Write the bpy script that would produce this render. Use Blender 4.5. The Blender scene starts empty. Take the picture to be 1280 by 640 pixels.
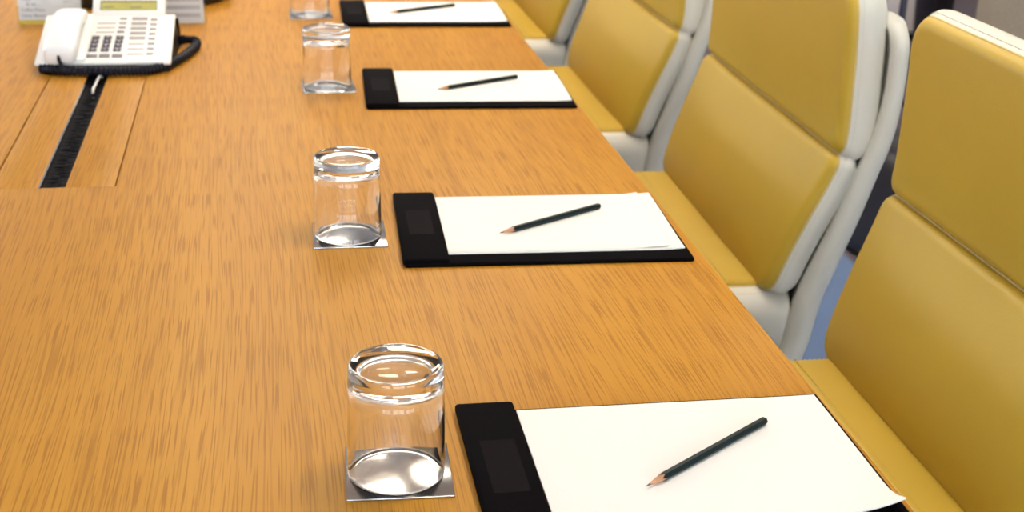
import bpy, bmesh, math, random
from mathutils import Vector, Matrix
C = bpy.context.scene.collection
PI = math.pi
TZ = 0.74                     # table top height
random.seed(4)

# ------------------------------------------------------------------ helpers
def mesh_obj(name, bm, mat, parent=None, smooth=True, angle=40):
    bmesh.ops.recalc_face_normals(bm, faces=bm.faces)
    me = bpy.data.meshes.new(name)
    bm.to_mesh(me); bm.free()
    if mat is not None:
        for m in (mat if isinstance(mat, (list, tuple)) else [mat]): me.materials.append(m)
    if smooth:
        me.shade_smooth()
        me.set_sharp_from_angle(angle=math.radians(angle))
    o = bpy.data.objects.new(name, me); C.objects.link(o)
    if parent is not None: o.parent = parent
    return o

def tag(o, label, cat, group=None):
    o['label'] = label; o['category'] = cat
    if group: o['group'] = group
    return o

def thing(name, label, cat, loc=(0, 0, 0), rz=0, group=None):
    o = bpy.data.objects.new(name, None); C.objects.link(o)
    o.empty_display_size = .05
    o.location = loc; o.rotation_euler = (0, 0, rz)
    return tag(o, label, cat, group)

def copy_tree(o, parent=None):
    c = o.copy(); C.objects.link(c)
    if parent is not None: c.parent = parent
    for ch in list(o.children): copy_tree(ch, c)
    return c

def struct(o):
    o['kind'] = 'structure'; return o

def box(bm, x0, x1, y0, y1, z0, z1, bevel=0, seg=2):
    r = bmesh.ops.create_cube(bm, size=1)
    vs = r['verts']
    for v in vs:
        v.co = Vector((x0 + (v.co.x + .5) * (x1 - x0), y0 + (v.co.y + .5) * (y1 - y0), z0 + (v.co.z + .5) * (z1 - z0)))
    if bevel > 0:
        es = list({e for v in vs for e in v.link_edges})
        bmesh.ops.bevel(bm, geom=es, offset=bevel, segments=seg, profile=.5, affect='EDGES')

def box_bm(*a, **k):
    bm = bmesh.new(); box(bm, *a, **k); return bm

def rings(bm, rs, closed=True, cap=(False, False)):
    """connect successive rings of points with quads"""
    V = [[bm.verts.new(p) for p in r] for r in rs]
    n = len(V[0])
    for a, b in zip(V[:-1], V[1:]):
        for i in range(n if closed else n - 1):
            j = (i + 1) % n
            bm.faces.new((a[i], a[j], b[j], b[i]))
    if cap[0]: bm.faces.new(V[0][::-1])
    if cap[1]: bm.faces.new(V[-1])
    return V

def lathe(bm, prof, n=64, cx=0, cy=0):
    """profile of (r, z); r=0 collapses to a pole"""
    prev = None
    for r, z in prof:
        if r < 1e-6: cur = [bm.verts.new((cx, cy, z))]
        else: cur = [bm.verts.new((cx + r * math.cos(2 * PI * i / n), cy + r * math.sin(2 * PI * i / n), z)) for i in range(n)]
        if prev is not None:
            if len(prev) == 1 and len(cur) > 1:
                for i in range(n): bm.faces.new((prev[0], cur[i], cur[(i + 1) % n]))
            elif len(cur) == 1 and len(prev) > 1:
                for i in range(n): bm.faces.new((prev[i], prev[(i + 1) % n], cur[0]))
            elif len(cur) > 1:
                for i in range(n):
                    j = (i + 1) % n
                    bm.faces.new((prev[i], prev[j], cur[j], cur[i]))
        prev = cur

def catmull(pts, per=8, closed=False):
    P = [Vector(p) for p in pts]; out = []
    n = len(P); segs = n if closed else n - 1
    for i in range(segs):
        if closed: p0, p1, p2, p3 = P[i - 1], P[i], P[(i + 1) % n], P[(i + 2) % n]
        else:
            p1, p2 = P[i], P[i + 1]
            p0 = P[i - 1] if i > 0 else p1 + (p1 - p2)
            p3 = P[i + 2] if i + 2 < n else p2 + (p2 - p1)
        for k in range(per):
            t = k / per
            out.append(.5 * ((2 * p1) + (p2 - p0) * t + (2 * p0 - 5 * p1 + 4 * p2 - p3) * t * t + (3 * p1 - p0 - 3 * p2 + p3) * t ** 3))
    if not closed: out.append(P[-1].copy())
    return out

def tube(bm, path, rad, n=10, closed=False):
    P = [Vector(p) for p in path]
    m = len(P); rs = []; up = Vector((0, 0, 1)); prevn = None
    for i, p in enumerate(P):
        if closed: t = P[(i + 1) % m] - P[i - 1]
        else: t = P[min(i + 1, m - 1)] - P[max(i - 1, 0)]
        t.normalize()
        if prevn is None:
            a = up if abs(t.z) < .9 else Vector((1, 0, 0))
            nn = (a - t * a.dot(t)).normalized()
        else:
            nn = (prevn - t * prevn.dot(t)).normalized()
        prevn = nn; bb = t.cross(nn)
        r = rad(i / (m - 1)) if callable(rad) else rad
        rs.append([p + nn * r * math.cos(2 * PI * k / n) + bb * r * math.sin(2 * PI * k / n) for k in range(n)])
    if closed:
        V = [[bm.verts.new(p) for p in r] for r in rs]
        for i in range(m):
            a, b = V[i], V[(i + 1) % m]
            for k in range(n):
                bm.faces.new((a[k], a[(k + 1) % n], b[(k + 1) % n], b[k]))
    else:
        rings(bm, rs, True, (True, True))

def text_mesh(name, body, size, mat, parent, mtx, align='LEFT', ext=.0002):
    cu = bpy.data.curves.new(name, 'FONT'); cu.body = body; cu.size = size
    cu.align_x = align; cu.extrude = ext
    o = bpy.data.objects.new(name + '_src', cu); C.objects.link(o)
    dg = bpy.context.evaluated_depsgraph_get()
    me = bpy.data.meshes.new_from_object(o.evaluated_get(dg))
    bpy.data.objects.remove(o); bpy.data.curves.remove(cu)
    me.name = name
    me.transform(mtx)
    me.materials.clear(); me.materials.append(mat)
    r = bpy.data.objects.new(name, me); C.objects.link(r)
    if parent is not None: r.parent = parent
    return r

# ------------------------------------------------------------------ materials
def srgb(r, g, b):
    f = lambda c: (c / 255 / 12.92) if c / 255 <= .04045 else ((c / 255 + .055) / 1.055) ** 2.4
    return (f(r), f(g), f(b), 1)

class NT:
    def __init__(s, name):
        s.m = bpy.data.materials.new(name); s.m.use_nodes = True
        s.t = s.m.node_tree; s.b = s.t.nodes['Principled BSDF']; s.out = s.t.nodes['Material Output']
    def n(s, typ, **k):
        x = s.t.nodes.new(typ)
        for a, v in k.items():
            if a in x.inputs.keys() if isinstance(a, str) else False: x.inputs[a].default_value = v
            else: setattr(x, a, v)
        return x
    def l(s, a, b): s.t.links.new(a, b)
    def coord(s, scale=(1, 1, 1), loc=(0, 0, 0)):
        tc = s.n('ShaderNodeTexCoord'); mp = s.n('ShaderNodeMapping')
        mp.inputs['Scale'].default_value = scale; mp.inputs['Location'].default_value = loc
        s.l(tc.outputs['Object'], mp.inputs['Vector']); return mp.outputs['Vector']
    def noise(s, vec, scale, detail=2, rough=.5, dist=0):
        x = s.n('ShaderNodeTexNoise'); x.inputs['Scale'].default_value = scale; x.inputs['Detail'].default_value = detail
        x.inputs['Roughness'].default_value = rough; x.inputs['Distortion'].default_value = dist
        s.l(vec, x.inputs['Vector']); return x.outputs['Fac']
    def ramp(s, fac, stops):
        x = s.n('ShaderNodeValToRGB'); e = x.color_ramp.elements
        while len(e) < len(stops): e.new(.5)
        for k, (p, c) in enumerate(stops): e[k].position = p; e[k].color = c
        s.l(fac, x.inputs['Fac']); return x.outputs['Color']
    def mix(s, fac, a, b, mode='MIX'):
        x = s.n('ShaderNodeMix', data_type='RGBA', blend_type=mode)
        for v, i in ((fac, 0), (a, 6), (b, 7)):
            if hasattr(v, 'links') or hasattr(v, 'is_linked'): s.l(v, x.inputs[i])
            else: x.inputs[i].default_value = v
        return x.outputs[2]
    def math(s, op, a, b=0):
        x = s.n('ShaderNodeMath', operation=op)
        for v, i in ((a, 0), (b, 1)):
            if hasattr(v, 'is_linked'): s.l(v, x.inputs[i])
            else: x.inputs[i].default_value = v
        return x.outputs[0]
    def bump(s, h, strength=.3, dist=.001):
        x = s.n('ShaderNodeBump'); x.inputs['Strength'].default_value = strength; x.inputs['Distance'].default_value = dist
        s.l(h, x.inputs['Height']); s.l(x.outputs['Normal'], s.b.inputs['Normal'])
    def set(s, **k):
        for a, v in k.items(): s.b.inputs[a.replace('_', ' ')].default_value = v

def plain(name, col, rough=.5, metal=0, spec=.5, noise=0, nscale=40, bump=0):
    m = NT(name); m.set(Roughness=rough, Metallic=metal); m.b.inputs['Specular IOR Level'].default_value = spec
    if noise or bump:
        v = m.coord(); f = m.noise(v, nscale, 3)
        lo = tuple(c * (1 - noise) for c in col[:3]) + (1,); hi = tuple(min(1, c * (1 + noise)) for c in col[:3]) + (1,)
        m.l(m.ramp(f, [(.3, lo), (.7, hi)]), m.b.inputs['Base Color'])
        if bump: m.bump(f, bump, .001)
    else: m.b.inputs['Base Color'].default_value = col
    return m.m

def wood_mat(name='oak_veneer', tint=1.0, seed=0):
    m = NT(name)
    A = (.59 * tint, .282 * tint, .036 * tint, 1); B = (.50 * tint, .222 * tint, .023 * tint, 1); D = (.29, .112, .010, 1)
    warp = m.coord((1.3, .35, 1), (seed, seed * .7, 0))
    w = m.noise(warp, 1.6, 2)
    tc = m.n('ShaderNodeTexCoord'); sp = m.n('ShaderNodeSeparateXYZ'); m.l(tc.outputs['Object'], sp.inputs[0])
    wx = m.math('ADD', sp.outputs['X'], m.math('MULTIPLY', m.math('SUBTRACT', w, .5), .10))
    cb = m.n('ShaderNodeCombineXYZ'); m.l(wx, cb.inputs[0]); m.l(sp.outputs['Y'], cb.inputs[1]); cb.inputs[2].default_value = seed
    def stretch(sx, sy):
        q = m.n('ShaderNodeVectorMath', operation='MULTIPLY'); m.l(cb.outputs[0], q.inputs[0]); q.inputs[1].default_value = (sx, sy, 1); return q.outputs[0]
    # broad cathedral / strip variation
    broad = m.noise(stretch(9, .45), 1.0, 3, .55)
    col = m.mix(m.ramp(broad, [(.32, (0, 0, 0, 1)), (.68, (1, 1, 1, 1))]), B, A)
    fine = m.noise(stretch(70, 1.6), 1.0, 4, .6)
    col = m.mix(m.math('MULTIPLY', m.ramp(fine, [(.45, (0, 0, 0, 1)), (.75, (1, 1, 1, 1))]), .5), col, B)
    # pores: short dark dashes along the grain
    dens = m.noise(stretch(14, 1.0), 1.0, 2)
    def pores(sx, sy, lo, hi):
        q = m.noise(stretch(sx, sy), 1.0, 0, .5)
        return m.ramp(m.math('ADD', q, m.math('MULTIPLY', m.math('SUBTRACT', dens, .5), .14)), [(lo, (0, 0, 0, 1)), (hi, (1, 1, 1, 1))])
    pf = m.math('MAXIMUM', pores(560, 12, .55, .68), m.math('MULTIPLY', pores(360, 5.0, .55, .74), .75))
    col = m.mix(m.math('MULTIPLY', pf, .60), col, D)
    # a few darker growth lines
    ln = m.noise(stretch(22, .5), 1.0, 1)
    lf = m.ramp(ln, [(.485, (0, 0, 0, 1)), (.5, (1, 1, 1, 1)), (.515, (0, 0, 0, 1))])
    col = m.mix(m.math('MULTIPLY', lf, .28), col, D)
    m.l(col, m.b.inputs['Base Color'])
    m.set(Roughness=.40); m.b.inputs['Specular IOR Level'].default_value = .13
    m.bump(m.math('SUBTRACT', 1.0, pf), .12, .0006)
    return m.m

def leather(name, col, rough=.42):
    m = NT(name)
    v = m.coord()
    f = m.noise(v, 5, 3)
    m.l(m.ramp(f, [(.3, tuple(c * .95 for c in col[:3]) + (1,)), (.7, col)]), m.b.inputs['Base Color'])
    vo = m.n('ShaderNodeTexVoronoi'); vo.inputs['Scale'].default_value = 420; m.l(v, vo.inputs['Vector'])
    big = m.noise(v, 18, 2)
    h = m.math('ADD', m.math('MULTIPLY', vo.outputs['Distance'], .25), m.math('MULTIPLY', big, .8))
    m.bump(h, .22, .0016)
    m.set(Roughness=rough); m.b.inputs['Specular IOR Level'].default_value = .3
    return m.m

M = {}
M['wood'] = wood_mat()
M['wood_flap'] = wood_mat('oak_flap', .97, 3.0)
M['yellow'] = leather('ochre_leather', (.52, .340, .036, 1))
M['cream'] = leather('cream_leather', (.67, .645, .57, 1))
M['welt'] = leather('pale_welt', (.62, .48, .20, 1))
M['thread'] = plain('thread', (.62, .59, .50, 1), .8)
M['thread_dark'] = plain('thread_ochre', (.36, .25, .07, 1), .8)
M['chrome'] = plain('chrome', (.86, .86, .88, 1), .12, 1)
M['steel'] = plain('brushed_steel', (.42, .405, .40, 1), .15, 1, noise=.05, nscale=160)
M['black_leather'] = plain('black_leather', (.0025, .0016, .0028, 1), .8, spec=.04, noise=.2, nscale=300, bump=.08)
M['window_film'] = plain('clear_pocket', (.008, .006, .007, 1), .8, spec=.05)
M['paper'] = plain('paper', (.87, .84, .80, 1), .9, spec=.1)
M['pencil_green'] = plain('pencil_lacquer', (.005, .014, .016, 1), .4, spec=.25)
M['pencil_wood'] = plain('cedar', (.52, .26, .14, 1), .7, noise=.15, nscale=300)
M['lead'] = plain('graphite', (.03, .03, .035, 1), .4)
M['gold'] = plain('gold_foil', (.16, .13, .07, 1), .5, .3)
M['white_plastic'] = plain('white_plastic', (.84, .83, .80, 1), .4)
M['handset_plastic'] = plain('handset_plastic', (.84, .85, .86, 1), .32)
M['black_plastic'] = plain('black_plastic', (.006, .006, .009, 1), .5, spec=.2)
M['cord'] = plain('cord_rubber', (.006, .007, .016, 1), .45, spec=.2)
M['key_dark'] = plain('key_dark', (.06, .05, .075, 1), .5)
M['key_grey'] = plain('key_grey', (.26, .235, .235, 1), .5)
M['key_strip'] = plain('label_strip', (.34, .31, .30, 1), .5)
M['lcd'] = plain('lcd', (.46, .42, .12, 1), .3, noise=.1, nscale=60)
M['lcd_ink'] = plain('lcd_ink', (.30, .28, .12, 1), .4)
M['lcd_rim'] = plain('lcd_rim', (.16, .14, .10, 1), .5)
M['print_ink'] = plain('ink', (.14, .12, .18, 1), .8)
M['print_pale'] = plain('pale_ink', (.40, .37, .42, 1), .8)
M['print_yellow'] = plain('yellow_ink', (.72, .50, .04, 1), .7)
M['card'] = plain('card', (.78, .76, .78, 1), .7)
M['grey_row'] = plain('grey_row', (.56, .53, .56, 1), .7)
M['slot'] = plain('slot_black', (.004, .003, .005, 1), .85, spec=.05)
M['bristle'] = plain('bristle', (.004, .0035, .006, 1), .6, spec=.08)
M['dark_device'] = plain('dark_device', (.020, .014, .012, 1), .5)
M['wall'] = plain('wall_paint', (.74, .71, .66, 1), .85, noise=.03, nscale=3)
M['ceiling'] = plain('ceiling_paint', (.82, .80, .77, 1), .9, noise=.02, nscale=3)
M['trim'] = plain('trim_paint', (.68, .67, .65, 1), .6)
M['taupe'] = plain('taupe_fabric', (.27, .225, .18, 1), .9, noise=.12, nscale=120, bump=.2)
M['dark_metal'] = plain('dark_metal', (.09, .085, .12, 1), .35, .6)
M['dark_bag'] = plain('bag_leather', (.012, .010, .018, 1), .5, noise=.2, nscale=60, bump=.2)
M['pale_grey'] = plain('pale_grey_fabric', (.50, .46, .46, 1), .9, noise=.08, nscale=100)

def glass_mat(name, ior=1.48, col=(1, 1, 1, 1), rough=0):
    m = NT(name); m.set(Roughness=rough, IOR=ior); m.b.inputs['Transmission Weight'].default_value = 1
    m.b.inputs['Base Color'].default_value = col; return m.m
M['glass'] = glass_mat('tumbler_glass')

def pane_mat(name='window_pane', gloss=.04):
    m = NT(name); t = m.t
    tr = m.n('ShaderNodeBsdfTransparent'); tr.inputs['Color'].default_value = (.96, .98, .98, 1)
    gl = m.n('ShaderNodeBsdfGlossy'); gl.inputs['Roughness'].default_value = .02
    mx = m.n('ShaderNodeMixShader'); mx.inputs['Fac'].default_value = gloss
    m.l(tr.outputs[0], mx.inputs[1]); m.l(gl.outputs[0], mx.inputs[2]); m.l(mx.outputs[0], m.out.inputs['Surface'])
    return m.m
M['pane'] = pane_mat(); M['acrylic'] = pane_mat('acrylic', .015)

def lamp_mat(strength, col):
    m = NT('lamp_diffuser'); m.b.inputs['Base Color'].default_value = (.9, .9, .9, 1)
    m.b.inputs['Emission Color'].default_value = col; m.b.inputs['Emission Strength'].default_value = strength; return m.m

def carpet_mat():
    m = NT('carpet'); v = m.coord()
    f = m.noise(v, 260, 2); g = m.noise(v, 3, 3)
    tc = m.n('ShaderNodeTexCoord'); sp = m.n('ShaderNodeSeparateXYZ'); m.l(tc.outputs['Object'], sp.inputs[0])
    # window-lit blue painted into the carpet near the table, dark slate beyond it
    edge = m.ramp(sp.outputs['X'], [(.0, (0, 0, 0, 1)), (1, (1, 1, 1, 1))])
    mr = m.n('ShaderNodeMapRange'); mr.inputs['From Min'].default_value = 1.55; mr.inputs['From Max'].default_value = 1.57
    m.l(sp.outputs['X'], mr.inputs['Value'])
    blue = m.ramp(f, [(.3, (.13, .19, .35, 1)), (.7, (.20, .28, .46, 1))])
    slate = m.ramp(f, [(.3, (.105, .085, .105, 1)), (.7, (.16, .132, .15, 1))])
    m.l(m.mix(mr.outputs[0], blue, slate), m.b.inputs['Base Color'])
    m.bump(f, .4, .003); m.set(Roughness=.95); m.b.inputs['Specular IOR Level'].default_value = .1
    return m.m
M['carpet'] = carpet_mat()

# ------------------------------------------------------------------ room
X0, X1, Y0, Y1, H = -4.2, 5.6, -3.4, 9.2, 2.75
T = .12
def wall_with_openings(name, axis, pos, a0, a1, openings, out):
    """axis 'x': wall plane x=pos spanning y; axis 'y': plane y=pos spanning x. openings (a,b,z0,z1)"""
    bm = bmesh.new()
    def bx(a, b, z0, z1):
        if b - a < 1e-4 or z1 - z0 < 1e-4: return
        lo, hi = min(pos, pos + out * T), max(pos, pos + out * T)
        if axis == 'x': box(bm, lo, hi, a, b, z0, z1)
        else: box(bm, a, b, lo, hi, z0, z1)
    cur = a0
    for (a, b, z0, z1) in sorted(openings):
        bx(cur, a, 0, H); bx(a, b, 0, z0); bx(a, b, z1, H); cur = b
    bx(cur, a1, 0, H)
    return struct(mesh_obj(name, bm, M['wall'], smooth=False))

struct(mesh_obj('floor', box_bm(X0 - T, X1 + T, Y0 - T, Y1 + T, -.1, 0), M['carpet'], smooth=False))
struct(mesh_obj('ceiling', box_bm(X0 - T, X1 + T, Y0 - T, Y1 + T, H, H + .1), M['ceiling'], smooth=False))
LW = [(4.6, 6.6, .85, 2.45), (7.0, 9.0, .85, 2.45)]
BW = [(-3.4, -1.3, .35, 2.55), (-.9, 1.2, .35, 2.55), (1.6, 3.7, .35, 2.55)]
wall_with_openings('wall_left', 'x', X0, Y0, Y1, LW, -1)
wall_with_openings('wall_right', 'x', X1, Y0, Y1, [], 1)
wall_with_openings('wall_back', 'y', Y0, X0, X1, BW, -1)
wall_with_openings('wall_front', 'y', Y1, X0, X1, [], 1)
wn = 0
def window(axis, pos, a, b, z0, z1, out):
    global wn; wn += 1
    bm = bmesh.new(); f = .05
    lo, hi = min(pos, pos + out * T), max(pos, pos + out * T)
    def bx(bm, p, q, u, v, l=lo, h=hi):
        if axis == 'x': box(bm, l, h, p, q, u, v)
        else: box(bm, p, q, l, h, u, v)
    bx(bm, a, a + f, z0, z1); bx(bm, b - f, b, z0, z1); bx(bm, a + f, b - f, z0, z0 + f); bx(bm, a + f, b - f, z1 - f, z1)
    mid = (a + b) / 2; bx(bm, mid - .025, mid + .025, z0 + f, z1 - f)
    w = struct(mesh_obj('window_%d' % wn, bm, M['trim'], smooth=False))
    bm = bmesh.new(); c = (lo + hi) / 2
    bx(bm, a + f, mid - .025, z0 + f, z1 - f, c - .003, c + .003); bx(bm, mid + .025, b - f, z0 + f, z1 - f, c - .003, c + .003)
    mesh_obj('pane', bm, M['pane'], w, smooth=False)
    # portal so that the sky through the opening is sampled well
    ld = bpy.data.lights.new('sky_portal', 'AREA'); ld.shape = 'RECTANGLE'
    ld.size = b - a; ld.size_y = z1 - z0; ld.cycles.is_portal = True
    lo_ = bpy.data.objects.new('sky_portal', ld); C.objects.link(lo_)
    pp = pos + out * (T + .01)
    if axis == 'x':
        lo_.location = (pp, (a + b) / 2, (z0 + z1) / 2); lo_.rotation_euler = (PI / 2, 0, -PI / 2 if out < 0 else PI / 2)
    else:
        lo_.location = ((a + b) / 2, pp, (z0 + z1) / 2); lo_.rotation_euler = (PI / 2, 0, 0 if out > 0 else PI)
    lo_['kind'] = 'structure'
for (a, b, z0, z1) in LW: window('x', X0, a, b, z0, z1, -1)
for (a, b, z0, z1) in BW: window('y', Y0, a, b, z0, z1, -1)
for nm, args in (('left', (X0, X0 + .015, Y0, Y1)), ('right', (X1 - .015, X1, Y0, Y1)), ('back', (X0, X1, Y0, Y0 + .015)), ('front', (X0, X1, Y1 - .015, Y1))):
    struct(mesh_obj('baseboard_' + nm, box_bm(*args, 0, .09), M['trim'], smooth=False))

# unseen ceiling panels, added and placed to brighten the table, chairs and background
LAMP_STR = 21.0
M['lamp'] = lamp_mat(LAMP_STR, (1, .89, .72, 1))
lab = {(-2.2, 4.4): 'left of the table, nearer the telephone', (.1, 3.6): 'above the table, level with the telephone',
       (-2.2, 7.0): 'in the far left corner of the room', (.0, 6.0): 'above the far end of the table',
       (1.0, 1.5): 'above the nearest chair', (1.0, 4.3): 'above the far chairs', (3.3, 5.6): 'above the taupe armchair'}
lamp_spots = list(lab)
for (x, y) in lamp_spots:
    t = thing('added_ceiling_light', 'added unseen ceiling light panel ' + lab[(x, y)], 'ceiling light', (x, y, H), 0, 'added ceiling light panels')
    bm = bmesh.new(); s = .31
    for a in ((-s, s, -s, -s + .02), (-s, s, s - .02, s), (-s, -s + .02, -s + .02, s - .02), (s - .02, s, -s + .02, s - .02)):
        box(bm, *a, -.02, 0)
    mesh_obj('frame', bm, M['trim'], t, smooth=False)
    mesh_obj('diffuser', box_bm(-s + .02, s - .02, -s + .02, s - .02, -.012, -.002), M['lamp'], t, smooth=False)

# ------------------------------------------------------------------ table
table = thing('conference_table', 'long oak veneered conference table with an inset cable tray', 'table', (0, 0, 0))
TXL, TXR, TYN, TYF, TT = -1.116, .531, .30, 5.75, .036
HX0, HX1, HY0, HY1 = -.3775, -.2085, 1.862, 3.55
bm = bmesh.new()
def ring_plate(bm, o, i, z0, z1):
    (ox0, ox1, oy0, oy1), (ix0, ix1, iy0, iy1) = o, i
    def lv(z):
        return ([bm.verts.new(p) for p in ((ox0, oy0, z), (ox1, oy0, z), (ox1, oy1, z), (ox0, oy1, z))],
                [bm.verts.new(p) for p in ((ix0, iy0, z), (ix1, iy0, z), (ix1, iy1, z), (ix0, iy1, z))])
    (ob, ib), (ot, it) = lv(z0), lv(z1)
    for k in range(4):
        j = (k + 1) % 4
        bm.faces.new((ot[k], ot[j], it[j], it[k])); bm.faces.new((ob[j], ob[k], ib[k], ib[j]))
        bm.faces.new((ob[k], ob[j], ot[j], ot[k])); bm.faces.new((ib[j], ib[k], it[k], it[j]))
ring_plate(bm, (TXL, TXR, TYN, TYF), (HX0, HX1, HY0, HY1), TZ - TT, TZ)
es = [e for e in bm.edges if all(abs(v.co.z - TZ) < 1e-6 for v in e.verts) and all(v.co.x in (TXL, TXR) or v.co.y in (TYN, TYF) or True for v in e.verts)
      and (all(abs(v.co.x - TXL) < 1e-5 for v in e.verts) or all(abs(v.co.x - TXR) < 1e-5 for v in e.verts) or all(abs(v.co.y - TYN) < 1e-5 for v in e.verts) or all(abs(v.co.y - TYF) < 1e-5 for v in e.verts))]
bmesh.ops.bevel(bm, geom=es, offset=.0025, segments=2, profile=.5, affect='EDGES')
mesh_obj('tabletop', bm, M['wood'], table, angle=30)
g = .0022
SX0, SX1 = -.3115, -.2765
for (a, b) in ((HX0 + g, SX0), (SX1, HX1 - g)):
    mesh_obj('cable_flap', box_bm(a, b, HY0 + .0012, HY1 - g, TZ - .022, TZ - .0004, bevel=.0008), M['wood_flap'], table)
trough = bmesh.new()
box(trough, HX0, HX1, HY0, HY1, TZ - .075, TZ - .070)
box(trough, HX0 - .004, HX0, HY0, HY1, TZ - .075, TZ - TT); box(trough, HX1, HX1 + .004, HY0, HY1, TZ - .075, TZ - TT)
box(trough, HX0, HX1, HY0 - .004, HY0, TZ - .075, TZ - TT); box(trough, HX0, HX1, HY1, HY1 + .004, TZ - .075, TZ - TT)
mesh_obj('cable_trough', trough, M['slot'], table, smooth=False)
# bristles that close the slot
bm = bmesh.new(); rnd = random.Random(7)
yy = HY0 + .012
while yy < HY1 - .01:
    for side in (-1, 1):
        x0 = SX0 + .001 if side < 0 else SX1 - .001
        x1 = (SX0 + SX1) / 2 + side * -.001 + rnd.uniform(-.002, .002)
        z = TZ - .009 + rnd.uniform(-.0015, .0015); y2 = yy + rnd.uniform(-.003, .003)
        vs = [bm.verts.new(p) for p in ((x0, yy, TZ - .008), (x0, yy + .0026, TZ - .008), (x1, y2 + .0022, z), (x1, y2, z))]
        lo = [bm.verts.new((v.co.x, v.co.y, v.co.z - .0012)) for v in vs]
        bm.faces.new(vs); bm.faces.new(lo[::-1])
        for k in range(4): bm.faces.new((vs[k], lo[k], lo[(k + 1) % 4], vs[(k + 1) % 4]))
    yy += .0034
mesh_obj('brush_strip', bm, M['bristle'], table, smooth=False)
mesh_obj('slot_edging', box_bm(SX0 - .0006, SX0 + .0016, HY0 + .001, HY1 - .003, TZ - .02, TZ + .0003), M['steel'], table, smooth=False)
for (ya, yb) in ((.75, .82), (5.2, 5.27)):
    mesh_obj('table_leg', box_bm(-.80, .06, ya, yb, 0, TZ - TT, bevel=.003), M['wood'], table)
mesh_obj('modesty_beam', box_bm(-.40, -.19, .82, 5.2, .50, TZ - TT - .045, bevel=.003), M['wood'], table)

# white cable poking up out of the slot
cab = bmesh.new()
tube(cab, catmull([(-.296, 2.40, TZ - .03), (-.295, 2.405, TZ - .006), (-.293, 2.43, TZ - .001), (-.2905, 2.47, TZ + .002), (-.289, 2.50, TZ - .004), (-.289, 2.515, TZ - .03)], 6), .0022, 8)
cable = mesh_obj('cable', cab, M['white_plastic'])
tag(cable, 'short length of white cable coming out of the black slot in front of the telephone', 'cable')

# ------------------------------------------------------------------ chairs
# everything of the chair is laid out around the line where its back meets its seat (local 0,0,ZS)
ZS = TZ - .22
BACK = catmull([(.000, -.235), (.0, -.22), (.019, -.157), (.044, -.09), (.066, -.035), (.080, .008), (.0860, .045), (.0870, .09), (.0865, .133), (.0860, .170), (.082, .2427), (.078, .275)], 10)
def arc(P):
    S = [0]
    for a, b in zip(P[:-1], P[1:]): S.append(S[-1] + (b - a).length)
    return S
def sampler(P):
    S = arc(P)
    def at(s):
        s = max(S[0], min(S[-1], s)); k = 0
        while k < len(S) - 2 and S[k + 1] < s: k += 1
        t = (s - S[k]) / max(1e-9, S[k + 1] - S[k])
        return P[k].lerp(P[k + 1], t), (P[k + 1] - P[k]).normalized()
    return at, S[-1]
def frame_back(s):
    (p, t) = back_at(s)
    # front normal: towards -x
    return Vector((p.x, 0, p.y)), Vector((-t.y, 0, t.x))
P2 = [Vector((p[0], p[1])) for p in BACK]
back_at, BL = sampler(P2)
SEAT = [Vector((.050, .0)), Vector((-.05, .0)), Vector((-.15, .004)), Vector((-.27, .006)), Vector((-.36, -.004)), Vector((-.40, -.016))]
seat_at, SL = sampler([Vector((p[0], p[1])) for p in catmull([(p.x, p.y) for p in SEAT], 8)])
def frame_seat(s):
    p, t = seat_at(s)
    return Vector((p.x, 0, p.y - .22)), Vector((-t.y, 0, t.x)) * (-1 if (-t.x) < 0 else 1) if False else Vector((t.y, 0, -t.x))

def outline(w, s0, s1, rl, rh, n=10, m=14):
    """rounded rectangle in (y, s); rl corner radius at s0 side, rh at s1 side; counter-clockwise"""
    pts = []
    def cor(cy, cs, r, a0):
        for k in range(n + 1):
            a = a0 + (PI / 2) * k / n
            pts.append((cy + r * math.cos(a), cs + r * math.sin(a)))
    def line(p, q):
        for k in range(1, m):
            t = k / m; pts.append((p[0] + (q[0] - p[0]) * t, p[1] + (q[1] - p[1]) * t))
    cor(w - rh, s1 - rh, rh, 0); a = pts[-1]; line(a, (-w + rh, s1))
    cor(-w + rh, s1 - rh, rh, PI / 2); line(pts[-1], (-w, s0 + rl))
    cor(-w + rl, s0 + rl, rl, PI); line(pts[-1], (w - rl, s0))
    cor(w - rl, s0 + rl, rl, 3 * PI / 2); line(pts[-1], (w, s1 - rh))
    return pts

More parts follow.
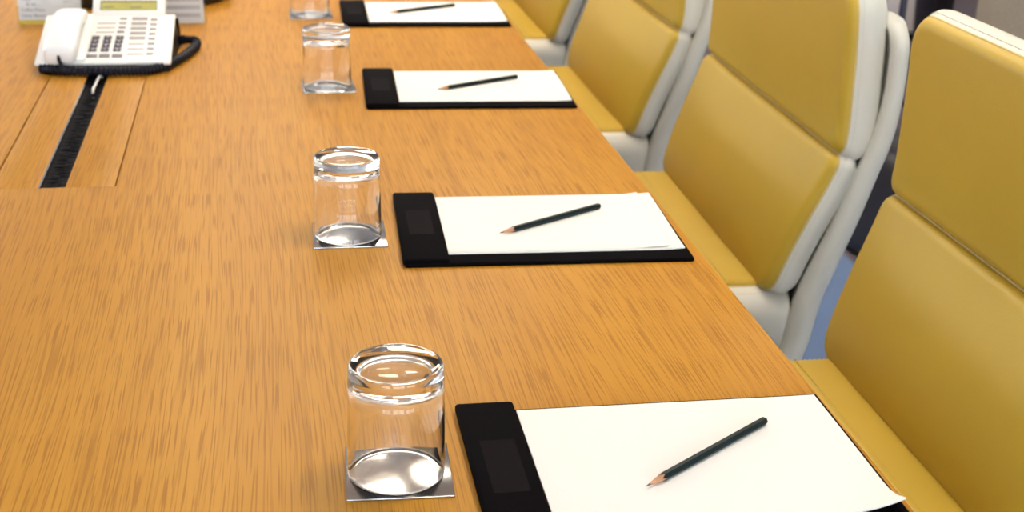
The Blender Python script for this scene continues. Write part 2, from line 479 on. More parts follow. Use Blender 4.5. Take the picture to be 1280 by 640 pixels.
def cushion(parent, name, frame, w, s0, s1, rl, rh, thick, bulge=.012, edge=.012, side=.006, roll=0, widen=0, back=.02):
    O = outline(w, s0, s1, rl, rh)
    sc = (s0 + s1) / 2; hs = (s1 - s0) / 2
    def pos(y, s, n):
        p, nn = frame(s); k = 1 + widen * (max(0, min(1, s / .25)) - .45 * max(0, (s - .26) / .26))
        return p + nn * n + Vector((0, y * k, 0))
    def inset(d):
        return [(y * (1 - d / w), sc + (s - sc) * (1 - d / hs)) for (y, s) in O]
    def dome(y, s):
        a, b = abs(y) / w, abs(s - sc) / hs
        return bulge * (1 - a ** 3.0) * (1 - b ** 2.4)
    rs = []
    ds = [edge * (1 - math.cos(PI / 2 * k / 7)) for k in range(8)] + [edge * 1.35, edge * 1.9, edge * 2.7, edge * 4, edge * 6]
    ds = [d for d in ds if d < hs * .8]
    for d in ds:
        e = 0 if d >= edge else edge * (1 - math.sqrt(max(0, 1 - (1 - d / edge) ** 2)))
        rs.append([pos(y, s, dome(y, s) - e) for (y, s) in inset(d)])
    dl = ds[-1] / hs
    for q in (.8, .6, .4, .2, .05):
        f = (1 - ds[-1] / w) * q; fs = (1 - dl) * q
        rs.append([pos(y * f, sc + (s - sc) * fs, dome(y * f, sc + (s - sc) * fs)) for (y, s) in O])
    bm = bmesh.new(); rings(bm, rs, True, (False, True))
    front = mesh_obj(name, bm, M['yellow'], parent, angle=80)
    # gusset running round the edge, plus the back cover
    n0 = -edge; D = thick - edge
    def gring(f, extra=0):
        o = side * math.sin(PI * min(1, f * 1.4)) if f < .714 else 0
        dep = f * D
        if roll:
            th = min(1, f / .45) * PI / 2
            oy = roll * math.sin(th) - .010 * max(0, (f - .7) / .3) ** 2
            dep = roll * (1 - math.cos(th)) if f < .45 else roll + (D - roll) * (f - .45) / .55
        else: oy = o
        bk = back * (1 - math.sqrt(max(0, 1 - max(0, (dep - (D - back)) / back) ** 2)))
        oy += extra - bk * .9; os_ = o + extra - bk
        return [pos(y * (1 + oy / w), sc + (s - sc) * (1 + os_ / hs), n0 - dep) for (y, s) in O]
    K = 16
    gs = [gring(k / K) for k in range(K + 1)]
    gs.append([pos(y * .5, sc + (s - sc) * .5, n0 - D - .001) for (y, s) in O])
    gs.append([pos(y * .05, sc + (s - sc) * .05, n0 - D - .001) for (y, s) in O])
    bm = bmesh.new(); rings(bm, gs, True, (False, True))
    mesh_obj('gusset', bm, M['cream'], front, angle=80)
    bm = bmesh.new(); tube(bm, rs[0], .0017, 8, closed=True)
    mesh_obj('piping', bm, M['welt'], front)
    # stitches on the gusset beside the piping
    bm = bmesh.new()
    ring = gring(.14, .0006); ring.append(ring[0]); L = [0]
    for a, b in zip(ring[:-1], ring[1:]): L.append(L[-1] + (b - a).length)
    def along(d):
        k = 0
        while k < len(L) - 2 and L[k + 1] < d: k += 1
        return ring[k].lerp(ring[k + 1], (d - L[k]) / max(1e-9, L[k + 1] - L[k]))
    d = 0
    while d + .005 < L[-1]:
        tube(bm, [along(d), along(d + .0042)], .0007, 4); d += .0072
    mesh_obj('stitching', bm, M['thread'], front)
    return front

def make_chair():
    root = thing('conference_chair', '', 'chair', (0, 0, 0))
    lo = cushion(root, 'lower_back_cushion', frame_back, .327, .006, .2585, .034, .018, .056, .020, edge=.014, widen=.075)
    up = cushion(root, 'upper_back_cushion', frame_back, .327, .2615, .515, .018, .042, .066, .008, edge=.014, widen=.075)
    sc_ = cushion(root, 'seat_cushion', frame_seat, .292, .0, .1155, .022, .006, .115, .003, edge=.008, roll=.040, back=.010)
    fr = cushion(root, 'front_seat_cushion', frame_seat, .292, .1175, .45, .006, .05, .10, .006, edge=.008, roll=.040)
    # a row of stitches on the seat behind the cross seam
    bm = bmesh.new(); y = -.285
    while y < .285:
        p1, n1 = frame_seat(.1015); z = .0031
        tube(bm, [p1 + n1 * .0009 + Vector((0, y, 0)), p1 + n1 * .0009 + Vector((0, y + .0042, 0))], .0007, 4); y += .0072
    mesh_obj('stitch_row', bm, M['thread_dark'], sc_)
    # padded shell that carries the cushions, one bent sheet with a rolled edge
    cl = catmull([(-.40, -.362), (-.28, -.372), (-.10, -.377), (-.01, -.376), (.040, -.362), (.060, -.325), (.076, -.24), (.103, -.15), (.121, -.09), (.139, -.02), (.156, .045), (.163, .11), (.163, .17), (.158, .222)], 8)
    cl = [Vector((p[0], p[1])) for p in cl]; S = arc(cl); L = S[-1]
    rs = []; nn = 10
    for i, p in enumerate(cl):
        t = (cl[min(i + 1, len(cl) - 1)] - cl[max(i - 1, 0)]).normalized(); N = Vector((-t.y, t.x))
        s = S[i]; f = s / L
        th = .046 - .016 * max(0, min(1, (f - .55) / .35))
        W = .346 + .022 * max(0, min(1, (p.y + .22) / .24))
        top = L - s
        if top < .05: W -= .05 - math.sqrt(max(0, .05 ** 2 - (.05 - top) ** 2))
        if top < .012: th *= max(.25, math.sqrt(max(0, 1 - (1 - top / .012) ** 2)))
        if s < .06: W -= .06 - math.sqrt(max(0, .06 ** 2 - (.06 - s) ** 2))
        if s < .012: th *= max(.25, math.sqrt(max(0, 1 - (1 - s / .012) ** 2)))
        r = th / 2; ring = []
        for sgn, a0 in ((1, -PI / 2), (-1, PI / 2)):
            ring += [Vector((p.x + N.x * n, y, p.y + N.y * n)) for y, n in ((sgn * (W - 2.9 * r), sgn * -.30 * r), (sgn * (W - 1.9 * r), sgn * -.42 * r), (sgn * (W - 1.45 * r), sgn * -.80 * r))]
            for k in range(nn + 1):
                a = a0 + PI * k / nn
                y = sgn * (W - r) + r * math.cos(a); n = r * math.sin(a)
                ring.append(Vector((p.x + N.x * n, y, p.y + N.y * n)))
            ring += [Vector((p.x + N.x * n, y, p.y + N.y * n)) for y, n in ((sgn * (W - 1.45 * r), sgn * .80 * r), (sgn * (W - 1.9 * r), sgn * .42 * r), (sgn * (W - 2.9 * r), sgn * .30 * r))]
        # pull the middle of the sheet thinner on the front so that cushions sit inside the rolled edge
        rs.append(ring)
    bm = bmesh.new(); rings(bm, rs, True, (True, True))
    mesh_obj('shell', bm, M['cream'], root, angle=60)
    # polished side rails under the shell and the swivel base
    for sgn in (-1, 1):
        bm = bmesh.new()
        tube(bm, catmull([(-.33, sgn * .30, -.405), (-.10, sgn * .318, -.412), (.02, sgn * .318, -.410), (.050, sgn * .318, -.398), (.066, sgn * .318, -.375)], 6), .009, 10)
        mesh_obj('side_rail', bm, M['chrome'], root)
    zb = -(.52)         # floor in local coordinates relative to the seat line (seat line sits at z=-.22 below table top)
    fl = -TZ
    bm = bmesh.new(); lathe(bm, [(0, -.398), (.10, -.398), (.10, -.415), (.035, -.43), (.028, -.44), (.028, -.60), (.022, -.605), (.022, fl + .075), (0, fl + .075)], 32, -.14, 0)
    mesh_obj('column', bm, M['chrome'], root)
    for k in range(4):
        a = PI / 4 + k * PI / 2; d = Vector((math.cos(a), math.sin(a), 0)); q = Vector((-d.y, d.x, 0))
        rs = []
        for t, hw, z0, z1 in ((.018, .030, fl + .062, fl + .105), (.15, .024, fl + .055, fl + .090), (.28, .019, fl + .040, fl + .066), (.315, .013, fl + .034, fl + .054)):
            c0 = Vector((-.14, 0, 0)) + d * t
            rs.append([c0 + q * hw + Vector((0, 0, z0)), c0 + q * hw * .8 + Vector((0, 0, z1)), c0 - q * hw * .8 + Vector((0, 0, z1)), c0 - q * hw + Vector((0, 0, z0))])
        bm = bmesh.new(); rings(bm, rs, True, (True, True))
        leg = mesh_obj('leg', bm, M['chrome'], root, angle=30)
        bm = bmesh.new(); e = Vector((-.14, 0, 0)) + d * .295
        lathe(bm, [(0, fl + .001), (.022, fl + .001), (.024, fl + .006), (.018, fl + .018), (.006, fl + .022), (.006, fl + .042), (0, fl + .042)], 20, e.x, e.y)
        mesh_obj('glide', bm, M['black_plastic'], leg)
    return root

chair_spots = [(.7775, 1.368, 0.0, 'nearest ochre leather chair, whose white top edge with ochre piping shows'),
               (.7775, 2.236, -.020, 'ochre leather chair behind the notepad second from the camera, cream sides fully in view'),
               (.777, 3.118, 0.0, 'ochre leather chair third from the camera, beside the third notepad'),
               (.790, 4.045, 0.0, 'ochre leather chair fourth from the camera, beside the farthest notepad'),
               (.800, 4.96, 0.0, 'farthest ochre leather chair, only a cream corner showing at the top edge')]
ch0 = make_chair()
for i, (x, y, rz, lb) in enumerate(chair_spots):
    o = ch0 if i == 0 else copy_tree(ch0)
    o.location = (x, y, TZ); o.rotation_euler = (0, 0, rz)
    tag(o, lb, 'chair', 'ochre and cream leather chairs along the right side of the table')

# ------------------------------------------------------------------ place settings
PW, PD = .297, .21
HWID, FB, BB, WR = .057, .028, .016, .0050
pads = [(.2228, 1.1341, -.0131), (.2217, 1.7541, -.0427), (.2327, 2.4629, -.0471), (.229, 3.1106, -.0288)]
ordn = ['nearest the camera', 'second from the camera', 'third from the camera', 'farthest from the camera']
# folio: local origin = top-left corner of the paper, x towards the chair, y away from the camera
def make_folio():
    root = thing('desk_folio', '', 'folio')
    mesh_obj('base_board', box_bm(-HWID + .002, PW + WR, -PD - FB, BB - .010, 0, .0055, bevel=.002, seg=3), M['black_leather'], root)
    bm = bmesh.new()
    box(bm, -HWID, -.001, -PD - FB + .002, BB, .0008, .0100, bevel=.0036, seg=4)
    head = mesh_obj('header_flap', bm, M['black_leather'], root)
    fb = bmesh.new(); box(fb, -.044, -.012, -.150, -.060, .0099, .0103, bevel=.0001, seg=1)
    w = mesh_obj('label_pocket', fb, M['window_film'], head)
    w['label'] = 'clear plastic pocket on the black flap'
    return root
# notepad: stack of sheets with a curled right edge
def sheet_z(u, v, curl, corner):
    """lift of the paper; u 0..1 along its length, v 0 back .. 1 front"""
    t = max(0, (u - .86) / .14)
    return .001 + curl * t ** 2 * (.4 + .6 * math.sin(PI * min(1, v * 1.1))) + corner * max(0, (u + v - 1.80) / .20) ** 2
def make_paper(curl=.004, corner=.0, split=False, nx=36, ny=14, wav=.0):
    bm = bmesh.new(); rt = []; rb = []
    def pt(i, j):
        u, v = i / nx, j / ny
        x = u * PW; y = -v * PD
        x += wav * max(0, u - .6) / .4 * math.sin(v * PI * 1.0 - .4)
        return x, y, sheet_z(u, v, curl, corner)
    top = [[bm.verts.new((pt(i, j)[0], pt(i, j)[1], .0062 + pt(i, j)[2])) for j in range(ny + 1)] for i in range(nx + 1)]
    bot = [[bm.verts.new((pt(i, j)[0], pt(i, j)[1], (.0056 if i < nx * .8 else .0056 + max(0, pt(i, j)[2] - .0012)))) for j in range(ny + 1)] for i in range(nx + 1)]
    for i in range(nx):
        for j in range(ny):
            bm.faces.new((top[i][j], top[i][j + 1], top[i + 1][j + 1], top[i + 1][j]))
            bm.faces.new((bot[i][j], bot[i + 1][j], bot[i + 1][j + 1], bot[i][j + 1]))
    for i in range(nx):
        bm.faces.new((top[i][0], top[i + 1][0], bot[i + 1][0], bot[i][0])); bm.faces.new((top[i + 1][ny], top[i][ny], bot[i][ny], bot[i + 1][ny]))
    for j in range(ny):
        bm.faces.new((top[0][j + 1], top[0][j], bot[0][j], bot[0][j + 1])); bm.faces.new((top[nx][j], top[nx][j + 1], bot[nx][j + 1], bot[nx][j]))
    return bm
papers = [dict(curl=.0008, corner=.011, wav=.0), dict(curl=.0045, corner=.0, wav=-.002), dict(curl=.003, corner=.0), dict(curl=.004, corner=.0)]
paper_lab = ['blank white notepad nearest the camera, its front right corner curling up',
             'blank white notepad second from the camera, a loose sheet edge near its right side',
             'blank white notepad third from the camera, in front of the third chair',
             'blank cream-white notepad farthest from the camera']
f0 = make_folio()
for i, (x, y, a) in enumerate(pads):
    f = f0 if i == 0 else copy_tree(f0)
    f.location = (x, y, TZ); f.rotation_euler = (0, 0, a)
    tag(f, 'black leather desk folio on the oak table, ' + ordn[i], 'folio', 'black desk folios along the table')
    p = mesh_obj('notepad', make_paper(**papers[i]), M['paper'], None, angle=60)
    p.location = (x, y, TZ); p.rotation_euler = (0, 0, a)
    tag(p, paper_lab[i], 'notepad', 'white notepads in the folios')
    if i == 1:
        # a second loose sheet lying on the stack, slightly shorter than the pad
        bm = bmesh.new(); nx, ny = 30, 12; g2 = []
        for i2 in range(nx + 1):
            col = []
            for j2 in range(ny + 1):
                u, v = i2 / nx, j2 / ny
                xx = u * (PW - .020) + .010 * max(0, .28 - v) * u; yy = -.004 - v * (PD - .008)
                col.append((xx, yy, .0077 + sheet_z(u * .95, v, .0045, 0) - .001 + .0016 * max(0, (u - .9) / .1) ** 2 + .0012 * max(0, (u - .8) / .2)))
            g2.append(col)
        tp = [[bm.verts.new(c) for c in r] for r in g2]; bt = [[bm.verts.new((c[0], c[1], c[2] - .00025)) for c in r] for r in g2]
        for i2 in range(nx):
            for j2 in range(ny):
                bm.faces.new((tp[i2][j2], tp[i2][j2 + 1], tp[i2 + 1][j2 + 1], tp[i2 + 1][j2])); bm.faces.new((bt[i2][j2], bt[i2 + 1][j2], bt[i2 + 1][j2 + 1], bt[i2][j2 + 1]))
        for j2 in range(ny):
            bm.faces.new((tp[nx][j2], tp[nx][j2 + 1], bt[nx][j2 + 1], bt[nx][j2]))
        mesh_obj('top_sheet', bm, M['paper'], p, angle=60)

def make_pencil():
    """along +x from the lead tip at 0"""
    root = thing('pencil', '', 'pencil')
    L, r = .176, .0037
    def hexr(x, rr, n=24, hexa=True):
        out = []
        for k in range(n):
            a = 2 * PI * k / n
            q = rr / max(math.cos((a % (PI / 3)) - PI / 6), .5) * .93 if hexa else rr
            out.append(Vector((x, q * math.cos(a), q * math.sin(a))))
        return out
    bm = bmesh.new()
    ring0 = hexr(.0215, r)
    for k, p in enumerate(ring0): p.x += .0022 * math.cos(k * 2 * PI / 4)   # scalloped lacquer edge
    rings(bm, [ring0, hexr(.028, r), hexr(L - .004, r), hexr(L - .0012, r * .97), hexr(L, r * .78)], True, (False, True))
    b = mesh_obj('barrel', bm, M['pencil_green'], root, angle=35)
    bm = bmesh.new(); rings(bm, [hexr(.0055, .0010, hexa=False), hexr(.012, .0021, hexa=False), hexr(.0245, r * .985)], True, (True, True))
    mesh_obj('sharpened_wood', bm, M['pencil_wood'], root, angle=60)
    bm = bmesh.new(); rings(bm, [hexr(0, .0002, 12, False), hexr(.003, .0007, 12, False), hexr(.0065, .00115, 12, False)], True, (True, True))
    mesh_obj('lead', bm, M['lead'], root, angle=60)
    return root
pen = [((.307, .978), (.46, 1.086)), ((.2845, 1.597), (.4435, 1.691)), ((.295, 2.315), (.463, 2.402)), ((.271, 2.975), (.425, 3.055))]
pn0 = make_pencil()
for i, (a, b) in enumerate(pen):
    o = pn0 if i == 0 else copy_tree(pn0)
    ang = math.atan2(b[1] - a[1], b[0] - a[0])
    o.location = (a[0], a[1], TZ + .0072 + .0036); o.rotation_euler = (0, 0, ang)
    tag(o, 'sharpened dark green pencil lying on the notepad ' + ordn[i], 'pencil', 'pencils on the notepads')
    if i == 1:
        o.location.z += .0007
        br = [c for c in o.children if c.name.startswith('barrel')][0]
        mt = Matrix.Translation((.075, -.0013, .0038)) @ Matrix.Rotation(math.radians(0), 4, 'X')
        text_mesh('imprint', 'CASTELL  9000', .0036, M['gold'], br, mt, ext=.0001)

# glasses on steel coasters
cs = .092
co = [(.0540, 1.0027, -.0494), (.0508, 1.5927, -.0281), (.0643, 2.338, .0085), (.0579, 2.9651, .0047)]
def make_coaster():
    return mesh_obj('coaster', box_bm(-cs / 2, cs / 2, -cs / 2, cs / 2, 0, .0022, bevel=.0008, seg=2), M['steel'])
def make_glass():
    bm = bmesh.new()
    R0, R1, HT = .0427, .0412, .1045      # rim (down) and base (up)
    out = [(R0 - .0012, 0), (R0 - .0002, .0010), (R0, .0022), (R0 - .0003, .03), (R0 - .0010, .07), (R1, HT - .006), (R1 - .0004, HT - .0026), (R1 - .0012, HT - .0009), (R1 - .0023, HT - .0002), (R1 - .0033, HT), (R1 - .0044, HT - .0004), (.0335, HT - .0010), (.022, HT - .0016), (.011, HT - .0019), (0, HT - .0020)]
    inn = [(0, HT - .0165), (.016, HT - .0167), (.028, HT - .0174), (.0335, HT - .0188), (.0365, HT - .0214), (.0380, HT - .0255), (.0386, HT - .032), (.0392, .05), (.0400, .02), (R0 - .0024, .0022), (R0 - .0020, .0006), (R0 - .0012, 0)]
    lathe(bm, out[::-1] + [], 96)
    lathe(bm, inn, 96)
    bmesh.ops.remove_doubles(bm, verts=bm.verts, dist=1e-5)
    return mesh_obj('tumbler', bm, M['glass'], angle=180)
c0 = make_coaster(); g0 = make_glass()
for i, (x, y, a) in enumerate(co):
    k = c0 if i == 0 else copy_tree(c0); gl = g0 if i == 0 else copy_tree(g0)
    ca, sa = math.cos(a), math.sin(a)
    cx, cy = x + ca * cs / 2 - sa * cs / 2, y + sa * cs / 2 + ca * cs / 2
    k.location = (cx, cy, TZ); k.rotation_euler = (0, 0, a)
    gl.location = (cx - .002, cy, TZ + .0023)
    tag(k, 'square polished steel coaster under the upturned tumbler ' + ordn[i], 'coaster', 'steel coasters along the table')
    tag(gl, 'clear thick-bottomed tumbler standing upside down, ' + ordn[i], 'glass', 'upturned tumblers along the table')

# ------------------------------------------------------------------ telephone
# local frame: panel front-left corner at (0, 0); x to the right, y away
phone = thing('desk_telephone', 'white desk telephone with black cord and yellowish display', 'telephone', (-.4045, 2.506, TZ), -.012)
PWID, PLEN, PZ0, SL_ = .2375, .190, .020, math.radians(15.0)
def pp(x, d, h=0):   # point on the sloping panel: d along the slope, h above it
    return Vector((x, d * math.cos(SL_) - h * math.sin(SL_), PZ0 + d * math.sin(SL_) + h * math.cos(SL_)))
def pbox(x0, x1, d0, d1, h0, h1, bevel=0, seg=2):
    bm = bmesh.new(); box(bm, x0, x1, d0, d1, h0, h1, bevel=bevel, seg=seg)
    for v in bm.verts: v.co = pp(*v.co)
    return bm
bm = pbox(0, PWID, 0, PLEN, -.006, 0, .002, 3)
panel = mesh_obj('top_panel', bm, M['white_plastic'], phone)
# dark wedge-shaped underside and foot
bm = bmesh.new()
prof = [(.010, .0005), (.010, .0145), (.184, .0610), (.192, .0600), (.246, .0005)]
rings(bm, [[Vector((.008, y, z)) for y, z in prof], [Vector((PWID + (.004 if i > 2 else -.003), y, z)) for i, (y, z) in enumerate(prof)]], True, (True, True))
mesh_obj('underside', bm, M['black_plastic'], phone, smooth=False)
# raised cradle around the handset
bm = pbox(.012, .088, .004, .184, -.001, .006, .003, 3)
mesh_obj('cradle', bm, M['white_plastic'], panel)
# display housing tilted up at the back
dh = thing_local = None
TA = math.radians(37)
def dd(x, t, h=0):
    b = pp(x, PLEN - .006, .001)
    return Vector((x, b.y + t * math.cos(TA) - h * math.sin(TA), b.z + t * math.sin(TA) + h * math.cos(TA)))
def dbox(x0, x1, t0, t1, h0, h1, bevel=0):
    bm = bmesh.new(); box(bm, x0, x1, t0, t1, h0, h1, bevel=bevel)
    for v in bm.verts: v.co = dd(*v.co)
    return bm
DX0, DX1 = .0835, .2185
hous = mesh_obj('display_housing', dbox(DX0, DX1, 0, .075, -.022, 0, .003), M['white_plastic'], phone)
mesh_obj('screen_frame', dbox(DX0 + .0145, DX1 - .0155, .0135, .0375, -.001, .0004), M['lcd_rim'], hous, smooth=False)
scr = mesh_obj('screen', dbox(DX0 + .0165, DX1 - .0165, .0135, .0325, -.0005, .0007), M['lcd'], hous, smooth=False)
mesh_obj('screen_text', dbox(DX0 + .020, DX0 + .040, .019, .023, .0007, .0009), M['lcd_ink'], scr, smooth=False)
mesh_obj('screen_text', dbox(DX0 + .070, DX0 + .092, .017, .022, .0007, .0009), M['lcd_ink'], scr, smooth=False)
# keys
def key(x0, x1, d0, d1, mat, h=.0022, b=.0008):
    return mesh_obj('key', pbox(x0, x1, d0, d1, -.001, h, b), mat, phone)
for r in range(4):
    for c in range(3):
        kx = .0895 + c * .0216 + r * .0006; kd = .0425 + r * .0158
        k = key(kx, kx + .0140, kd, kd + .0112, M['key_dark'])
        text_mesh('key_digit', ['*0#', '789', '456', '123'][r][c], .0075, M['white_plastic'], k,
                  Matrix.Translation(pp(kx + .0070, kd + .0028, .0021)) @ Matrix.Rotation(SL_, 4, 'X'), 'CENTER')
for c in range(3): key(.0880 + c * .0222, .0880 + c * .0222 + .0185, .0195, .0300, M['key_grey'])
for r in range(2): key(.0785, .0845, .070 + r * .016, .076 + r * .016, M['key_grey'], .0012, .0004)
for r in range(3):
    mesh_obj('label_strip', pbox(.0965, .1300, .1160 + r * .018, .1195 + r * .018, -.0005, .0005), M['key_strip'], phone, smooth=False)
    key(.1360, .1490, .1330 + r * .018, .1385 + r * .018, M['key_grey'], .0014, .0004)
key(.1345, .1475, .1150, .1225, M['key_grey'], .0014, .0004)
for r in range(8):
    d = .0285 + r * .0195
    mesh_obj('label_strip', pbox(.1580, .1870, d + .001, d + (.0045 if r < 3 else .0125), -.0005, .0005), M['key_strip'], phone, smooth=False)
    key(.1930, .2050, d, d + .006, M['key_grey'], .0014, .0004)
# handset
def superring(cx, d, hw, h0, h1, n=28, e=3.2):
    out = []
    for k in range(n):
        a = 2 * PI * k / n; c, s = math.cos(a), math.sin(a)
        x = cx + hw * abs(c) ** (2 / e) * (1 if c >= 0 else -1)
        h = (h0 + h1) / 2 + (h1 - h0) / 2 * abs(s) ** (2 / e) * (1 if s >= 0 else -1)
        out.append(pp(x, d, h))
    return out
secs = []
hx0, hx1 = .0455, .0535; HL = .172
for t, hw, h0, h1 in ((0.000, .019, .004, .020), (.006, .0235, .002, .0275), (.025, .0268, .001, .0325), (.07, .0288, .001, .0355), (.16, .0298, .003, .0385), (.26, .0295, .010, .0405),
                      (.36, .0282, .018, .0420), (.50, .0275, .021, .0425), (.64, .0277, .019, .0415), (.76, .0285, .012, .0400), (.87, .0290, .006, .0365), (.95, .0275, .005, .0320), (.985, .0235, .007, .0265), (1, .017, .010, .020)):
    secs.append(superring(hx0 + (hx1 - hx0) * t, t * HL - .010, hw, h0, h1))
bm = bmesh.new(); rings(bm, secs, True, (True, True))
hs_ = mesh_obj('handset', bm, M['handset_plastic'], phone, angle=60)
mesh_obj('cord_socket', pbox(.0425, .0475, -.0112, -.004, .010, .021, .001), M['black_plastic'], hs_)
# cord: from the socket down in front, along the front edge and round the right side
path = catmull([(.0450, -.0130, .033), (.0460, -.0165, .029), (.050, -.0190, .017), (.048, -.0190, .0105), (.036, -.012, .0095)], 8)
bm = bmesh.new(); tube(bm, path, .0032, 8)
pth = catmull([(.010, .004, .010), (.05, -.012, .010), (.10, -.020, .010), (.15, -.022, .010), (.19, -.017, .010), (.222, .006, .010), (.246, .060, .010), (.2665, .135, .010), (.2735, .185, .010), (.2690, .212, .011), (.250, .214, .013), (.238, .205, .014)], 40)
n = len(pth)
m2 = bmesh.new(); tube(m2, pth, lambda f: .0082 + .0011 * math.sin(f * n * .9), 12)
cord2 = mesh_obj('coiled_cord', m2, M['cord'], phone, angle=80)
mesh_obj('cord_end', bm, M['cord'], cord2)

# ------------------------------------------------------------------ acrylic stands
def sign(name, x0, x1, y, h, label):
    t = thing(name, label, 'sign', ((x0 + x1) / 2, y, TZ), 0, None)
    w = (x1 - x0) / 2
    lean = math.radians(8)
    def tr(bm):
        bmesh.ops.rotate(bm, verts=bm.verts, cent=(0, 0, 0), matrix=Matrix.Rotation(-lean, 3, 'X')); return bm
    bm = bmesh.new(); box(bm, -w, w, -.0022, .0, .0006, h, bevel=.0004); box(bm, -w, w, .0014, .0034, .0006, h, bevel=.0004)
    mesh_obj('acrylic_sleeve', tr(bm), M['acrylic'], t)
    mesh_obj('acrylic_foot', box_bm(-w, w, .004, .055, .0003, .0026, bevel=.0004), M['acrylic'], t)
    card = mesh_obj('card', tr(box_bm(-w + .005, w - .005, .0003, .0010, .0015, h - .002)), M['card'], t, smooth=False)
    R = Matrix.Rotation(-lean, 4, 'X')
    return t, card, w, R
s1, card1, w1, R1 = sign('menu_stand', -.4975, -.364, 2.925, .15, 'clear acrylic stand with a printed card and yellow strip, left of the telephone')
mesh_obj('yellow_strip', (lambda b: (bmesh.ops.rotate(b, verts=b.verts, cent=(0, 0, 0), matrix=R1.to_3x3()), b)[1])(box_bm(-w1 + .005, w1 - .005, .00012, .00032, .0015, .0105)), M['print_yellow'], card1, smooth=False)
for body, x, z, sz in (('Other Beverages', -.057, .0165, .0090), ('Coffee Menu', -.057, .0282, .0090), ('& tea ...', -.046, .0398, .0090), ('Fresh', -.057, .0495, .0090), ('Conference', -.057, .080, .015), ('ext. 1', .028, .0455, .0065)):
    text_mesh('printed_line', body, sz, M['print_ink'], card1, R1 @ Matrix.Translation((x, .0003, z)) @ Matrix.Rotation(PI / 2, 4, 'X'), ext=.0001)
s2, card2, w2, R2 = sign('price_list_stand', -.262, -.1165, 2.925, .15, 'clear acrylic stand with a grey-lined card, right behind the telephone')
for k in range(6):
    z = .0135 + k * .0165
    mesh_obj('table_row', (lambda b: (bmesh.ops.rotate(b, verts=b.verts, cent=(0, 0, 0), matrix=R2.to_3x3()), b)[1])(box_bm(-w2 + .012, w2 - .012, .00012, .00032, z, z + .0085)), M['grey_row'], card2, smooth=False)
    text_mesh('printed_line', ['mineral water  0.2 l', 'apple juice  0.2 l', 'orange juice  0.2 l', 'espresso  small', 'cappuccino  large', 'green tea  pot'][k], .0062, M['print_pale'], card2,
              R2 @ Matrix.Translation((-.010, .0001, z + .0022)) @ Matrix.Rotation(PI / 2, 4, 'X'), ext=.0001)

# dark oval tray behind the stands
tray = thing('serving_tray', 'dark brown-black oval tray behind the acrylic stands at the top edge of the photo', 'tray', (-.275, 3.225, TZ), 0)
bm = bmesh.new(); n = 64
def ov(a, b, z): return [Vector((a * math.cos(2 * PI * k / n), b * math.sin(2 * PI * k / n), z)) for k in range(n)]
rings(bm, [ov(.195, .150, .001), ov(.203, .157, .004), ov(.213, .164, .040), ov(.214, .165, .046), ov(.208, .159, .047), ov(.204, .155, .040), ov(.190, .145, .008), ov(.01, .01, .007)], True, (True, True))
mesh_obj('tray_body', bm, M['dark_device'], tray, angle=50)
bm = bmesh.new(); tube(bm, ov(.211, .162, .0475), .004, 8, closed=True)
mesh_obj('rim', bm, M['dark_device'], tray)

# ------------------------------------------------------------------ background beyond the chairs
# taupe tub chair
tub = thing('tub_armchair', 'blurred taupe fabric tub armchair in the background at the top right', 'armchair', (2.80, 4.40, 0), math.radians(30))
def sweep_back(r0, r1, h, a0, a1, z0):
    rs = []
    K = 40
    for k in range(K + 1):
        a = a0 + (a1 - a0) * k / K
        e = min(1, min(k, K - k) / 4)
        hh = z0 + (h - z0) * (.62 + .38 * math.sin(PI * k / K))
        c = Vector((math.cos(a), math.sin(a), 0))
        th = (r1 - r0) * (.5 + .5 * e); rm = (r0 + r1) / 2
        rs.append([c * (rm + th / 2) + Vector((0, 0, z0)), c * (rm + th / 2) + Vector((0, 0, hh - .04)), c * (rm + th * .3) + Vector((0, 0, hh - .008)), c * rm + Vector((0, 0, hh)), c * (rm - th * .3) + Vector((0, 0, hh - .008)), c * (rm - th / 2) + Vector((0, 0, hh - .04)), c * (rm - th / 2) + Vector((0, 0, z0))])
    bm = bmesh.new(); rings(bm, rs, True, (True, True)); return bm
mesh_obj('tub_back', sweep_back(.30, .42, .82, math.radians(-200), math.radians(20), .14), M['taupe'], tub, angle=60)
bm = bmesh.new(); lathe(bm, [(0, .2), (.29, .2), (.298, .22), (.298, .40), (.28, .44), (.20, .455), (0, .46)], 48)
mesh_obj('seat', bm, M['taupe'], tub)
for k in range(4):
    a = PI / 4 + k * PI / 2; bm = bmesh.new()
    tube(bm, [(.27 * math.cos(a), .27 * math.sin(a), .21), (.31 * math.cos(a), .31 * math.sin(a), .0)], lambda f: .02 - .008 * f, 12)
    mesh_obj('leg', bm, M['dark_metal'], tub)
# slender dark stand
st = thing('coat_stand', 'thin dark metal stand seen between the two nearest chairs', 'stand', (1.945, 3.93, 0))
bm = bmesh.new(); lathe(bm, [(0, 0), (.17, 0), (.175, .006), (.17, .014), (.04, .024), (.014, .04), (.0115, .06), (.0115, 1.72), (.016, 1.73), (.016, 1.76), (.006, 1.78), (0, 1.78)], 32)
mesh_obj('pole', bm, M['dark_metal'], st)
for k in range(4):
    a = k * PI / 2 + .4; bm = bmesh.new(); c, s = math.cos(a), math.sin(a)
    tube(bm, catmull([(.0, 0, 1.62), (.06 * c, .06 * s, 1.60), (.13 * c, .13 * s, 1.62), (.15 * c, .15 * s, 1.68)], 6), .007, 8)
    mesh_obj('hook', bm, M['dark_metal'], st)
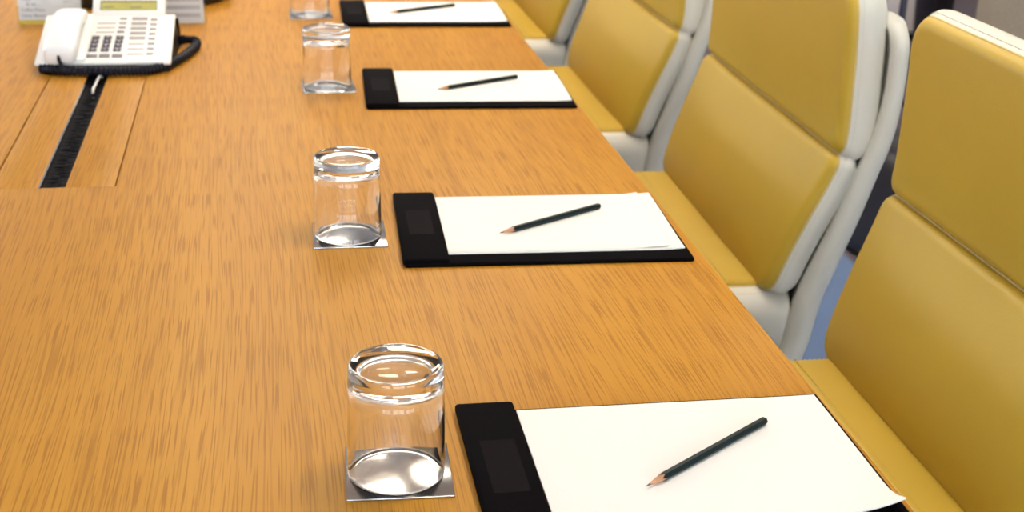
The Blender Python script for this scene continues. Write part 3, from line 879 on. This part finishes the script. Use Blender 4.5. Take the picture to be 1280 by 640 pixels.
# black bag on the floor
bag = thing('floor_bag', 'black leather bag standing on the floor, seen in the gap between the two nearest chairs', 'bag', (1.72, 3.40, 0), .15)
bm = bmesh.new(); box(bm, -.17, .17, -.48, .48, 0.001, .30, bevel=.05, seg=4)
for v in bm.verts:
    f = v.co.z / .30; v.co.x *= 1 - .35 * f; v.co.y *= 1 - .10 * f
mesh_obj('bag_body', bm, M['dark_bag'], bag, angle=60)
bm = bmesh.new(); tube(bm, catmull([(0, -.16, .29), (.01, -.14, .36), (.01, 0, .40), (.01, .14, .36), (0, .16, .29)], 8), .011, 10)
mesh_obj('bag_handle', bm, M['dark_bag'], bag)
# pale pouf and dark bin
stool = thing('round_pouf', 'small blurred pale grey round pouf on the floor, seen right of the thin metal stand', 'pouf', (3.05, 6.02, 0))
bm = bmesh.new(); lathe(bm, [(0, .03), (.12, .03), (.14, .05), (.145, .15), (.14, .25), (.12, .285), (.06, .298), (0, .30)], 48)
mesh_obj('cushion', bm, M['pale_grey'], stool)
bm = bmesh.new(); lathe(bm, [(0, 0), (.11, 0), (.11, .03), (0, .03)], 40)
mesh_obj('plinth', bm, M['black_plastic'], stool)
bn = thing('waste_bin', 'blurred black rounded bin on the floor, left of the taupe armchair', 'bin', (2.85, 5.47, 0))
bm = bmesh.new(); lathe(bm, [(0, 0), (.065, 0), (.068, .005), (.085, .34), (.088, .346), (.083, .346), (.064, .012), (0, .010)], 48)
mesh_obj('bin_body', bm, M['dark_bag'], bn)
bm = bmesh.new(); tube(bm, [Vector((.086 * math.cos(2 * PI * k / 48), .086 * math.sin(2 * PI * k / 48), .346)) for k in range(48)], .005, 8, closed=True)
mesh_obj('bin_rim', bm, M['dark_bag'], bn)

# ------------------------------------------------------------------ world, camera, view
w = bpy.data.worlds.new('sky'); bpy.context.scene.world = w; w.use_nodes = True
bg = w.node_tree.nodes['Background']; bg.inputs['Color'].default_value = (.88, .94, 1, 1); bg.inputs['Strength'].default_value = 6.5

cam = bpy.data.cameras.new('camera'); co_ = bpy.data.objects.new('camera', cam); C.objects.link(co_)
p_, r_, y_ = .3752, .0307, .1866
fwd = Vector((math.sin(y_) * math.cos(p_), math.cos(y_) * math.cos(p_), -math.sin(p_)))
right = Vector((math.cos(y_), -math.sin(y_), 0)); up = right.cross(fwd)
RR = right * math.cos(r_) + up * math.sin(r_); UU = up * math.cos(r_) - right * math.sin(r_)
mt = Matrix((RR, UU, -fwd)).transposed().to_4x4(); mt.translation = (0, 0, TZ + .6196)
co_.matrix_world = mt
cam.sensor_fit = 'HORIZONTAL'; cam.sensor_width = 36; cam.lens = 1711.3 / 1280 * 36
cam.dof.use_dof = True; cam.dof.focus_distance = 1.38; cam.dof.aperture_fstop = 8.0
cam.clip_start = .02
sc = bpy.context.scene; sc.camera = co_
sc.view_settings.view_transform = 'Standard'; sc.view_settings.look = 'None'
sc.view_settings.gamma = 1; sc.view_settings.use_curve_mapping = False
sc.view_settings.exposure = 0.30
sc.cycles.max_bounces = 14; sc.cycles.transmission_bounces = 12; sc.cycles.transparent_max_bounces = 12
sc.cycles.glossy_bounces = 6; sc.cycles.diffuse_bounces = 5
